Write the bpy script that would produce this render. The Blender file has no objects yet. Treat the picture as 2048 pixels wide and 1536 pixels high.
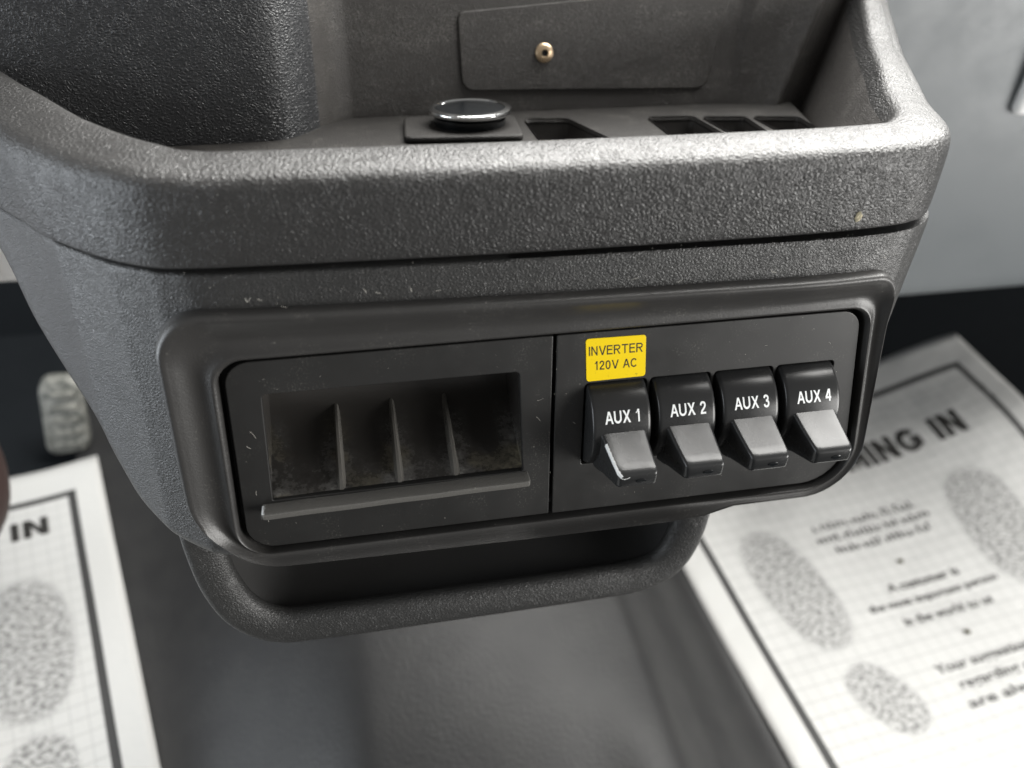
import bpy, bmesh, math, random
import numpy as np
from mathutils import Matrix, Vector
random.seed(7); rng = np.random.default_rng(7)
SC = bpy.context.scene
COL = SC.collection
mm = 0.001

# ------------------------------------------------------------------ camera
cam_d = bpy.data.cameras.new('camera'); cam = bpy.data.objects.new('camera', cam_d); COL.objects.link(cam)
CW = Vector((-0.0685841764, -0.2261161860, 0.2314679857))
RW = ((0.98178658, 0.09270373, -0.16583465), (-0.18532905, 0.65941559, -0.72857685), (0.04181216, 0.74604095, 0.66458607))
mw = Matrix(RW).to_4x4(); mw.translation = CW
cam.matrix_world = mw
cam_d.sensor_width = 36.0; cam_d.lens = 1700.0 / 2048.0 * 36.0
cam_d.clip_start = 0.01; cam_d.clip_end = 50.0
cam_d.dof.use_dof = True
cam_d.dof.focus_distance = 0.338
cam_d.dof.aperture_fstop = 6.2
SC.camera = cam
# ------------------------------------------------------------------ world and lamps (daylight through the cab's windows)
W = bpy.data.worlds.new('World'); SC.world = W; W.use_nodes = True
bg = W.node_tree.nodes['Background']; bg.inputs[0].default_value = (1.0, 0.98, 0.955, 1); bg.inputs[1].default_value = 0.22
def area(name, loc, tgt, sx, sy, power, col):
    l = bpy.data.lights.new(name, 'AREA'); l.shape = 'RECTANGLE'; l.size = sx; l.size_y = sy; l.energy = power; l.color = col
    o = bpy.data.objects.new(name, l); COL.objects.link(o); o.location = loc
    o.rotation_euler = (Vector(tgt) - Vector(loc)).to_track_quat('-Z', 'Y').to_euler()
    return o
area('windscreen_daylight', (0.62, 0.70, 0.98), (0.18, -0.02, 0.12), 1.5, 1.35, 102.0, (1.0, 0.985, 0.95))
area('passenger_door_daylight', (1.38, -0.92, 0.06), (0.12, 0.0, 0.0), 0.9, 0.9, 35.0, (1.0, 0.985, 0.955))
area('driver_door_daylight', (-1.25, 0.05, 0.02), (-0.2, 0.0, 0.02), 0.9, 1.0, 15.0, (0.88, 0.94, 1.0))
SC.view_settings.view_transform = 'Standard'; SC.view_settings.look = 'None'
SC.view_settings.exposure = 0.28; SC.view_settings.gamma = 1.0
SC.cycles.use_denoising = True

# ------------------------------------------------------------------ materials
def new_mat(name, col, rough, spec=0.5):
    m = bpy.data.materials.new(name); m.use_nodes = True
    nt = m.node_tree; b = nt.nodes['Principled BSDF']
    b.inputs['Base Color'].default_value = (*col, 1); b.inputs['Roughness'].default_value = rough
    b.inputs['Specular IOR Level'].default_value = spec
    return m, nt, b
def N(nt, t, **kw):
    n = nt.nodes.new(t)
    for k, v in kw.items():
        if k in n.inputs: n.inputs[k].default_value = v
        else: setattr(n, k, v)
    return n
def lk(nt, a, b): nt.links.new(a, b)
def objco(nt, sc=(1, 1, 1)):
    tc = N(nt, 'ShaderNodeTexCoord'); mp = N(nt, 'ShaderNodeMapping'); mp.inputs['Scale'].default_value = sc
    lk(nt, tc.outputs['Object'], mp.inputs['Vector']); return mp.outputs[0]
def math_(nt, op, a, b=None, c=None, clamp=False):
    n = N(nt, 'ShaderNodeMath', operation=op, use_clamp=clamp)
    for i, x in enumerate((a, b, c)):
        if x is None: continue
        if isinstance(x, (int, float)): n.inputs[i].default_value = x
        else: lk(nt, x, n.inputs[i])
    return n.outputs[0]
def ramp(nt, x, a, b, lo=0.0, hi=1.0):
    n = N(nt, 'ShaderNodeMapRange', interpolation_type='SMOOTHSTEP'); lk(nt, x, n.inputs[0])
    for i, v in zip((1, 2, 3, 4), (a, b, lo, hi)): n.inputs[i].default_value = v
    return n.outputs[0]
def mixc(nt, f, c1, c2):
    n = N(nt, 'ShaderNodeMix', data_type='RGBA')
    if isinstance(f, (int, float)): n.inputs[0].default_value = f
    else: lk(nt, f, n.inputs[0])
    for i, c in ((6, c1), (7, c2)):
        if isinstance(c, tuple): n.inputs[i].default_value = (*c, 1)
        else: lk(nt, c, n.inputs[i])
    return n.outputs[2]
def bump(nt, h, strength, dist, b, prev=None):
    n = N(nt, 'ShaderNodeBump'); n.inputs['Strength'].default_value = strength; n.inputs['Distance'].default_value = dist
    lk(nt, h, n.inputs['Height'])
    if prev is not None: lk(nt, prev, n.inputs['Normal'])
    if b is not None: lk(nt, n.outputs[0], b.inputs['Normal'])
    return n.outputs[0]
def noise(nt, co, scale, detail=3, rough=0.55):
    n = N(nt, 'ShaderNodeTexNoise'); n.inputs['Scale'].default_value = scale; n.inputs['Detail'].default_value = detail
    n.inputs['Roughness'].default_value = rough; lk(nt, co, n.inputs['Vector']); return n

def leather(name, cells, depth, col, rough, rvar=0.025, stretch=(1, 1, 1.35), fine=0.10, dust=0.0):
    m, nt, b = new_mat(name, col, rough)
    co = objco(nt, stretch)
    dn = noise(nt, co, cells * 0.45, 2)
    v1 = N(nt, 'ShaderNodeVectorMath', operation='SUBTRACT'); lk(nt, dn.outputs['Color'], v1.inputs[0]); v1.inputs[1].default_value = (.5, .5, .5)
    v2 = N(nt, 'ShaderNodeVectorMath', operation='SCALE'); lk(nt, v1.outputs[0], v2.inputs[0]); v2.inputs['Scale'].default_value = 1.1 / cells
    v3 = N(nt, 'ShaderNodeVectorMath', operation='ADD'); lk(nt, co, v3.inputs[0]); lk(nt, v2.outputs[0], v3.inputs[1])
    vo = N(nt, 'ShaderNodeTexVoronoi', feature='DISTANCE_TO_EDGE'); vo.inputs['Scale'].default_value = cells; lk(nt, v3.outputs[0], vo.inputs['Vector'])
    h1 = ramp(nt, vo.outputs['Distance'], 0.0, 0.40)
    vo2 = N(nt, 'ShaderNodeTexVoronoi', feature='DISTANCE_TO_EDGE'); vo2.inputs['Scale'].default_value = cells * 2.1; lk(nt, v3.outputs[0], vo2.inputs['Vector'])
    h2 = ramp(nt, vo2.outputs['Distance'], 0.0, 0.30)
    big = noise(nt, co, cells * 0.22, 2)
    fn = noise(nt, co, cells * 6, 2)
    h = math_(nt, 'ADD', math_(nt, 'MULTIPLY', h1, 0.75), math_(nt, 'MULTIPLY', h2, 0.30))
    h = math_(nt, 'MULTIPLY', h, ramp(nt, big.outputs['Fac'], 0.25, 0.75, 0.75, 1.2))
    h = math_(nt, 'ADD', h, math_(nt, 'MULTIPLY', fn.outputs['Fac'], fine))
    bump(nt, h, 1.0, depth, b)
    rn = noise(nt, co, 35, 3)
    lk(nt, ramp(nt, rn.outputs['Fac'], 0.3, 0.7, rough - rvar, rough + rvar), b.inputs['Roughness'])
    if dust > 0:
        d1 = noise(nt, co, 45, 5, 0.7); d2 = noise(nt, co, 900, 2)
        f = math_(nt, 'MULTIPLY', ramp(nt, d1.outputs['Fac'], 0.45, 0.72), ramp(nt, d2.outputs['Fac'], 0.45, 0.65))
        lk(nt, mixc(nt, math_(nt, 'MULTIPLY', f, dust), tuple(col), (0.22, 0.21, 0.19)), b.inputs['Base Color'])
    return m
def plastic(name, col, rough, grain=900, depth=0.00006, smudge=0.06, specks=0.0, spec=0.5, scr=0.0):
    m, nt, b = new_mat(name, col, rough, spec)
    co = objco(nt)
    n1 = noise(nt, co, grain, 2)
    nrm = bump(nt, n1.outputs['Fac'], 1.0, depth, b)
    n2 = noise(nt, co, 28, 4, 0.65)
    lk(nt, ramp(nt, n2.outputs['Fac'], 0.3, 0.7, max(rough - smudge, .05), rough + smudge), b.inputs['Roughness'])
    if specks > 0:
        d1 = noise(nt, co, 60, 5, 0.7); d2 = noise(nt, co, 1300, 3)
        f = math_(nt, 'MULTIPLY', ramp(nt, d1.outputs['Fac'], 0.48, 0.7), ramp(nt, d2.outputs['Fac'], 0.52, 0.70))
        vs = N(nt, 'ShaderNodeTexVoronoi'); vs.inputs['Scale'].default_value = 210; lk(nt, co, vs.inputs['Vector'])
        sp = math_(nt, 'MULTIPLY', ramp(nt, vs.outputs['Distance'], 0.10, 0.04), ramp(nt, d1.outputs['Fac'], 0.5, 0.62))
        f = math_(nt, 'MAXIMUM', math_(nt, 'MULTIPLY', f, 0.5), sp)
        lk(nt, mixc(nt, math_(nt, 'MULTIPLY', f, specks), tuple(col), (0.30, 0.29, 0.26)), b.inputs['Base Color'])
    return m
M = {}
M['leather'] = leather('coarse_leather_grain', 540, 0.00025, (0.030, 0.0295, 0.029), 0.37, dust=0.0)
M['leather_fine'] = leather('fine_leather_grain', 720, 0.00017, (0.030, 0.030, 0.0295), 0.39, dust=0.04)
M['leather_wall'] = leather('tray_wall_grain', 520, 0.00034, (0.025, 0.026, 0.028), 0.38)
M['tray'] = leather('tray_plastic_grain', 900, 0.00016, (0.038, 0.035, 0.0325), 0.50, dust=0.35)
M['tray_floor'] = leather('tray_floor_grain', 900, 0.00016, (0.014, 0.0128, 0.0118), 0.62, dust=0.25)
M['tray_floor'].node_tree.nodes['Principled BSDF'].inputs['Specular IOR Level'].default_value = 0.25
M['bezel'] = plastic('bezel_plastic', (0.036, 0.035, 0.034), 0.39, 1500, 0.00008, 0.04, 0.45)
M['plate'] = plastic('plate_plastic', (0.017, 0.0168, 0.0163), 0.44, 2600, 0.00003, 0.07, 0.55)
M['switch'] = plastic('switch_plastic', (0.022, 0.0225, 0.023), 0.25, 2500, 0.000012, 0.06, 0.35)
M['switch'].node_tree.nodes['Principled BSDF'].inputs['Specular IOR Level'].default_value = 0.38
M['black'] = plastic('recess_black', (0.006, 0.006, 0.006), 0.6)
M['dark_plastic'] = plastic('dark_plastic', (0.036, 0.0355, 0.035), 0.5, 900, 0.00012, 0.05)
M['pocket'] = None
M['white_ink'] = plastic('white_print', (0.78, 0.80, 0.80), 0.5)
M['black_ink'] = plastic('black_print', (0.012, 0.011, 0.010), 0.5)
M['worn'] = plastic('bare_worn_plastic', (0.75, 0.76, 0.76), 0.4)
M['chrome'] = plastic('bright_ring', (0.75, 0.76, 0.76), 0.12); M['chrome'].node_tree.nodes['Principled BSDF'].inputs['Metallic'].default_value = 1
M['gloss_black'] = plastic('gloss_black', (0.008, 0.009, 0.010), 0.12)
M['brass'] = plastic('zinc_yellow_screw', (0.62, 0.47, 0.31), 0.30); M['brass'].node_tree.nodes['Principled BSDF'].inputs['Metallic'].default_value = 0.8
M['dash'] = plastic('dash_grey_plastic', (0.105, 0.115, 0.121), 0.5, 700, 0.0001, 0.05)
M['dash_dark'] = plastic('footwell_black', (0.007, 0.0085, 0.010), 0.85)
M['dash_dark'].node_tree.nodes['Principled BSDF'].inputs['Specular IOR Level'].default_value = 0.1
M['pale'] = plastic('pale_latch_lit_panel', (0.75, 0.75, 0.74), 0.4)
M['brown'] = plastic('brown_vinyl', (0.036, 0.020, 0.017), 0.6)
M['dust'] = plastic('dust', (0.55, 0.53, 0.48), 0.8)
M['crumb'] = plastic('crumb', (0.62, 0.55, 0.38), 0.8)
M['grit'] = plastic('grit', (0.05, 0.045, 0.02), 0.8)
# yellow vinyl with scuffs
m, nt, b = new_mat('yellow_vinyl', (0.83, 0.60, 0.0), 0.35); co = objco(nt)
d1 = noise(nt, co, 260, 4, 0.7); d2 = noise(nt, co, 1500, 2)
f = math_(nt, 'MULTIPLY', ramp(nt, d1.outputs['Fac'], 0.58, 0.72), ramp(nt, d2.outputs['Fac'], 0.5, 0.6))
lk(nt, mixc(nt, math_(nt, 'MULTIPLY', f, 0.6), (0.86, 0.62, 0.0), (0.12, 0.09, 0.02)), b.inputs['Base Color']); M['yellow'] = m
# grimy coin pocket: dirt collects on the lower part of the scoop
m, nt, b = new_mat('grimy_pocket_plastic', (0.02, 0.019, 0.018), 0.30); co = objco(nt)
sx = N(nt, 'ShaderNodeSeparateXYZ'); lk(nt, co, sx.inputs[0])
low = ramp(nt, sx.outputs['Z'], 0.000, -0.020)
d1 = noise(nt, co, 85, 6, 0.7); d2 = noise(nt, co, 700, 4, 0.7)
ph = math_(nt, 'ABSOLUTE', math_(nt, 'SUBTRACT', math_(nt, 'FRACT', math_(nt, 'DIVIDE', math_(nt, 'ADD', sx.outputs['X'], 0.1076), 0.0238)), 0.5))
near = ramp(nt, ph, 0.12, 0.5)
f = math_(nt, 'ADD', math_(nt, 'MULTIPLY', near, 0.62), math_(nt, 'MULTIPLY', ramp(nt, sx.outputs['Z'], -0.012, -0.020), 0.35))
f = math_(nt, 'MULTIPLY', math_(nt, 'MULTIPLY', low, f), ramp(nt, d1.outputs['Fac'], 0.30, 0.70))
f = math_(nt, 'MULTIPLY', f, ramp(nt, d2.outputs['Fac'], 0.35, 0.7, 0.35, 1.0))
dcol = mixc(nt, ramp(nt, noise(nt, co, 40, 2).outputs['Fac'], 0.52, 0.62), (0.34, 0.335, 0.32), (0.36, 0.33, 0.24))
lk(nt, mixc(nt, math_(nt, 'MULTIPLY', f, 1.0), (0.038, 0.0355, 0.033), dcol), b.inputs['Base Color'])
lk(nt, ramp(nt, f, 0.0, 0.6, 0.24, 0.75), b.inputs['Roughness']); bump(nt, d2.outputs['Fac'], 0.5, 0.00008, b); M['pocket'] = m
# rough ledge
M['divider'] = plastic('divider_plastic', (0.12, 0.115, 0.105), 0.20, 500, 0.0001, 0.08, 0.6)
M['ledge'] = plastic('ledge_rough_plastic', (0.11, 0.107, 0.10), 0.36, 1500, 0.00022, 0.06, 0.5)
# vinyl floor cover
m, nt, b = new_mat('floor_cover_vinyl', (0.05, 0.05, 0.05), 0.42); co = objco(nt)
n1 = noise(nt, co, 9, 4); n2 = noise(nt, co, 350, 3); n3 = noise(nt, co, 40, 4)
nb = bump(nt, n3.outputs['Fac'], 0.06, 0.004, None); bump(nt, n2.outputs['Fac'], 0.5, 0.0006, b, nb)
lk(nt, ramp(nt, n1.outputs['Fac'], 0.3, 0.7, 0.46, 0.53), b.inputs['Roughness'])
b.inputs['Specular IOR Level'].default_value = 0.32
lk(nt, mixc(nt, ramp(nt, n3.outputs['Fac'], 0.3, 0.7), (0.014, 0.014, 0.0145), (0.018, 0.018, 0.018)), b.inputs['Base Color']); M['vinyl'] = m
# worn pedal
m, nt, b = new_mat('worn_pedal_rubber', (0.3, 0.3, 0.28), 0.6); co = objco(nt)
n1 = noise(nt, co, 120, 4, 0.7)
lk(nt, mixc(nt, ramp(nt, n1.outputs['Fac'], 0.35, 0.65), (0.07, 0.073, 0.066), (0.21, 0.21, 0.19)), b.inputs['Base Color']); M['pedal'] = m

def paper_mat(name, u0, u1, w0, w1, inset, ovals):
    """printed paper: frame line, embossed grid, stippled shoe soles (flat print)"""
    m, nt, b = new_mat(name, (0.78, 0.78, 0.76), 0.65)
    uv = N(nt, 'ShaderNodeUVMap'); s = N(nt, 'ShaderNodeSeparateXYZ'); lk(nt, uv.outputs[0], s.inputs[0])
    u, w = s.outputs['X'], s.outputs['Y']
    du = math_(nt, 'MINIMUM', math_(nt, 'SUBTRACT', u, u0 + inset), math_(nt, 'SUBTRACT', u1 - inset, u))
    dw = math_(nt, 'MINIMUM', math_(nt, 'SUBTRACT', w, w0 + inset), math_(nt, 'SUBTRACT', w1 - inset - 0.014, w))
    d = math_(nt, 'MINIMUM', du, dw)
    line = math_(nt, 'MULTIPLY', ramp(nt, d, -0.0002, 0.0002), ramp(nt, d, 0.0074, 0.0070))
    inside = ramp(nt, d, 0.004, 0.006)
    def tri(x, p):
        return math_(nt, 'ABSOLUTE', math_(nt, 'SUBTRACT', math_(nt, 'FRACT', math_(nt, 'DIVIDE', x, p)), 0.5))
    g1 = ramp(nt, tri(w, 0.0125), 0.44, 0.5); g2 = ramp(nt, tri(u, 0.0125), 0.42, 0.5)
    grid = math_(nt, 'MAXIMUM', g1, math_(nt, 'MULTIPLY', g2, 0.6))
    nz = N(nt, 'ShaderNodeTexNoise'); nz.inputs['Scale'].default_value = 205; nz.inputs['Detail'].default_value = 5; nz.inputs['Roughness'].default_value = 0.7; mpz = N(nt, 'ShaderNodeMapping'); mpz.inputs['Scale'].default_value = (1, 1.7, 1); lk(nt, uv.outputs[0], mpz.inputs['Vector']); lk(nt, mpz.outputs[0], nz.inputs['Vector'])
    st = ramp(nt, nz.outputs['Fac'], 0.46, 0.56)
    tot = None
    for (cu, cw_, ru, rw, ang) in ovals:
        ca, sa = math.cos(ang), math.sin(ang)
        x = math_(nt, 'SUBTRACT', u, cu); y = math_(nt, 'SUBTRACT', w, cw_)
        xr = math_(nt, 'ADD', math_(nt, 'MULTIPLY', x, ca), math_(nt, 'MULTIPLY', y, sa))
        yr = math_(nt, 'SUBTRACT', math_(nt, 'MULTIPLY', y, ca), math_(nt, 'MULTIPLY', x, sa))
        r = math_(nt, 'ADD', math_(nt, 'POWER', math_(nt, 'ABSOLUTE', math_(nt, 'DIVIDE', xr, ru)), 2.4), math_(nt, 'POWER', math_(nt, 'ABSOLUTE', math_(nt, 'DIVIDE', yr, rw)), 2.4))
        r = math_(nt, 'ADD', r, math_(nt, 'MULTIPLY', math_(nt, 'SUBTRACT', nz.outputs['Fac'], 0.5), 2.2))
        e = ramp(nt, r, 1.10, 0.90)
        tot = e if tot is None else math_(nt, 'MAXIMUM', tot, e)
    stip = math_(nt, 'MULTIPLY', tot, math_(nt, 'ADD', math_(nt, 'MULTIPLY', st, 0.66), 0.10))
    c = mixc(nt, stip, (0.42, 0.42, 0.41), (0.03, 0.03, 0.03))
    c = mixc(nt, math_(nt, 'MULTIPLY', math_(nt, 'MULTIPLY', grid, inside), 0.60), c, (0.22, 0.22, 0.22))
    c = mixc(nt, line, c, (0.02, 0.02, 0.02))
    lk(nt, c, b.inputs['Base Color'])
    pil = math_(nt, 'MULTIPLY', math_(nt, 'SUBTRACT', 1.0, grid), inside)
    wn = N(nt, 'ShaderNodeTexNoise'); wn.inputs['Scale'].default_value = 16; wn.inputs['Detail'].default_value = 4; lk(nt, uv.outputs[0], wn.inputs['Vector'])
    wb = bump(nt, wn.outputs['Fac'], 0.5, 0.010, None)
    bump(nt, pil, 0.35, 0.0012, b, wb)
    return m

# ------------------------------------------------------------------ helpers
def link(o, parent=None):
    COL.objects.link(o)
    if parent is not None: o.parent = parent
    return o
def mesh_obj(name, verts, faces, mat, parent=None, smooth=True, sharp=None):
    me = bpy.data.meshes.new(name); me.from_pydata([tuple(map(float, v)) for v in verts], [], [tuple(map(int, f)) for f in faces]); me.validate(); me.update()
    bm = bmesh.new(); bm.from_mesh(me); bmesh.ops.recalc_face_normals(bm, faces=bm.faces); bm.to_mesh(me); bm.free()
    if smooth:
        for p in me.polygons: p.use_smooth = True
        if sharp: me.set_sharp_from_angle(angle=math.radians(sharp))
    me.materials.append(mat)
    return link(bpy.data.objects.new(name, me), parent)
def empty(name, loc=(0, 0, 0), rot=(0, 0, 0), parent=None):
    o = bpy.data.objects.new(name, None); o.empty_display_size = 0.02; o.location = loc; o.rotation_euler = rot
    return link(o, parent)
def tag(o, label=None, cat=None, group=None, kind=None):
    if label: o['label'] = label
    if cat: o['category'] = cat
    if group: o['group'] = group
    if kind: o['kind'] = kind
    return o
def grid_faces(n, m, cu=False, cv=False, off=0):
    F = []
    for i in range(n if cu else n - 1):
        for j in range(m if cv else m - 1):
            a, b_ = i, (i + 1) % n; c, d = j, (j + 1) % m
            F.append((off + a * m + c, off + a * m + d, off + b_ * m + d, off + b_ * m + c))
    return F
def Lc(x, v, n): return (x * mm, -n * mm, v * mm)          # console frame: right, up the panel, out of the panel (mm)
def smooth(a, b, x):
    t = np.clip((np.asarray(x, float) - a) / (b - a), 0, 1); return t * t * (3 - 2 * t)
def catmull(pts, per):
    P = np.array(pts, float); P = np.vstack([2 * P[0] - P[1], P, 2 * P[-1] - P[-2]]); out = []
    for i in range(1, len(P) - 2):
        for k in range(per):
            t = k / per
            out.append(0.5 * (2 * P[i] + (P[i + 1] - P[i - 1]) * t + (2 * P[i - 1] - 5 * P[i] + 4 * P[i + 1] - P[i + 2]) * t * t + (3 * P[i] - P[i - 1] - 3 * P[i + 1] + P[i + 2]) * t ** 3))
    out.append(P[-2]); return np.array(out)
def resample(P, n):
    P = np.asarray(P, float); s = np.r_[0, np.cumsum(np.linalg.norm(np.diff(P, axis=0), axis=1))]
    t = np.linspace(0, s[-1], n); return np.stack([np.interp(t, s, P[:, k]) for k in range(P.shape[1])], 1)
def rounded(corners, na=12, ne=10):
    """closed rounded polygon; corners (x, y, r); same sample count for every call with equal corner count"""
    C = [np.array(c[:2], float) for c in corners]; k = len(C); arcs = []
    for i in range(k):
        p, a, b_ = C[i], C[i - 1], C[(i + 1) % k]; r = corners[i][2]
        da = (a - p) / np.linalg.norm(a - p); db = (b_ - p) / np.linalg.norm(b_ - p)
        ang = math.acos(np.clip(da @ db, -1, 1)); t = r / math.tan(ang / 2); bis = (da + db); bis /= np.linalg.norm(bis)
        ctr = p + bis * (r / math.sin(ang / 2)); s = p + da * t; e = p + db * t
        a0 = math.atan2(*(s - ctr)[::-1]); a1 = math.atan2(*(e - ctr)[::-1]); dA = (a1 - a0 + math.pi) % (2 * math.pi) - math.pi
        arcs.append([ctr + r * np.array([math.cos(a0 + dA * j / na), math.sin(a0 + dA * j / na)]) for j in range(na + 1)])
    out = []
    for i in range(k):
        out += arcs[i]; s, e = arcs[i][-1], arcs[(i + 1) % k][0]
        out += [s + (e - s) * j / ne for j in range(1, ne)]
    return np.array(out)
def inside_poly(P, X, Y):
    r = np.zeros(X.shape, bool); n = len(P)
    for i in range(n):
        x1, y1 = P[i]; x2, y2 = P[(i + 1) % n]
        if y1 == y2: continue
        c = ((y1 > Y) != (y2 > Y)) & (X < (x2 - x1) * (Y - y1) / (y2 - y1) + x1); r ^= c
    return r
def dist_poly(P, X, Y):
    d = np.full(X.shape, 1e9)
    for i in range(len(P) - 1):
        a = P[i]; e = P[i + 1] - a; L2 = e @ e + 1e-12
        t = np.clip(((X - a[0]) * e[0] + (Y - a[1]) * e[1]) / L2, 0, 1)
        d = np.minimum(d, np.hypot(X - a[0] - t * e[0], Y - a[1] - t * e[1]))
    return d
def plate(name, loops, n0, n1, mat, parent, bev=0.35, frame=Lc):
    """flat plate with holes from closed 2D loops, between depths n0 and n1 (mm), edges bevelled"""
    cu = bpy.data.curves.new(name, 'CURVE'); cu.dimensions = '2D'; cu.fill_mode = 'BOTH'
    for lp in loops:
        s = cu.splines.new('POLY'); s.points.add(len(lp) - 1); s.use_cyclic_u = True
        for p, q in zip(s.points, lp): p.co = (q[0], q[1], 0, 1)
    cu.extrude = (n1 - n0) / 2 - bev; cu.bevel_depth = bev; cu.bevel_resolution = 2; cu.offset = -bev
    t = bpy.data.objects.new(name, cu); COL.objects.link(t); bpy.context.view_layer.update()
    me = bpy.data.meshes.new_from_object(t.evaluated_get(bpy.context.evaluated_depsgraph_get()))
    V = [frame(v.co.x, v.co.y, v.co.z + (n0 + n1) / 2) for v in me.vertices]; F = [tuple(p.vertices) for p in me.polygons]
    bpy.data.objects.remove(t); bpy.data.curves.remove(cu); bpy.data.meshes.remove(me)
    return mesh_obj(name, V, F, mat, parent, True, 35)
def text2d(s, height, bold=0.0, width=None, spacing=1.0, dense=0):
    """letter shapes of the built-in face as flat triangles, cap height given, centred at 0"""
    cu = bpy.data.curves.new('t', 'FONT'); cu.body = s; cu.offset = bold; cu.space_character = spacing; cu.resolution_u = 5
    t = bpy.data.objects.new('t', cu); COL.objects.link(t); bpy.context.view_layer.update()
    me = bpy.data.meshes.new_from_object(t.evaluated_get(bpy.context.evaluated_depsgraph_get()))
    bpy.data.objects.remove(t); bpy.data.curves.remove(cu)
    bm = bmesh.new(); bm.from_mesh(me); bpy.data.meshes.remove(me)
    bmesh.ops.remove_doubles(bm, verts=bm.verts, dist=1e-5); bmesh.ops.triangulate(bm, faces=bm.faces)
    for _ in range(dense): bmesh.ops.subdivide_edges(bm, edges=bm.edges, cuts=1, use_grid_fill=True)
    V = np.array([v.co[:2] for v in bm.verts]); bm.verts.index_update(); F = [tuple(v.index for v in f.verts) for f in bm.faces]; bm.free()
    lo, hi = V.min(0), V.max(0); sc = height / (hi[1] - lo[1]); sx_ = sc if width is None else width / (hi[0] - lo[0])
    V = (V - (lo + hi) / 2) * np.array([sx_, sc]); return V, F
def strip2(pts, w, closed=False):
    P = np.array(pts, float); n = len(P); L = []; R = []
    for i in range(n):
        a = P[(i - 1) % n] if (closed or i > 0) else P[i]; b_ = P[(i + 1) % n] if (closed or i < n - 1) else P[i]
        d0 = P[i] - a; d1 = b_ - P[i]; l0, l1 = np.linalg.norm(d0), np.linalg.norm(d1)
        d0 = d0 / l0 if l0 > 1e-9 else d1 / l1; d1 = d1 / l1 if l1 > 1e-9 else d0
        t = d0 + d1; t /= np.linalg.norm(t); nn_ = np.array([-t[1], t[0]]); k = 1 / max(0.5, nn_ @ np.array([-d0[1], d0[0]]))
        L.append(P[i] + nn_ * w / 2 * k); R.append(P[i] - nn_ * w / 2 * k)
    m_ = n if closed else n - 1
    return [[L[i], R[i], R[(i + 1) % n], L[(i + 1) % n]] for i in range(m_)]
def ell(cx, cy, rx, ry, a0, a1, n, p=2.0):
    o = []
    for i in range(n + 1):
        a = math.radians(a0 + (a1 - a0) * i / n); c, s_ = math.cos(a), math.sin(a)
        o.append((cx + rx * math.copysign(abs(c) ** (2 / p), c), cy + ry * math.copysign(abs(s_) ** (2 / p), s_)))
    return o
def rect(x0, y0, x1, y1): return [[(x0, y0), (x1, y0), (x1, y1), (x0, y1)]]
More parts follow.
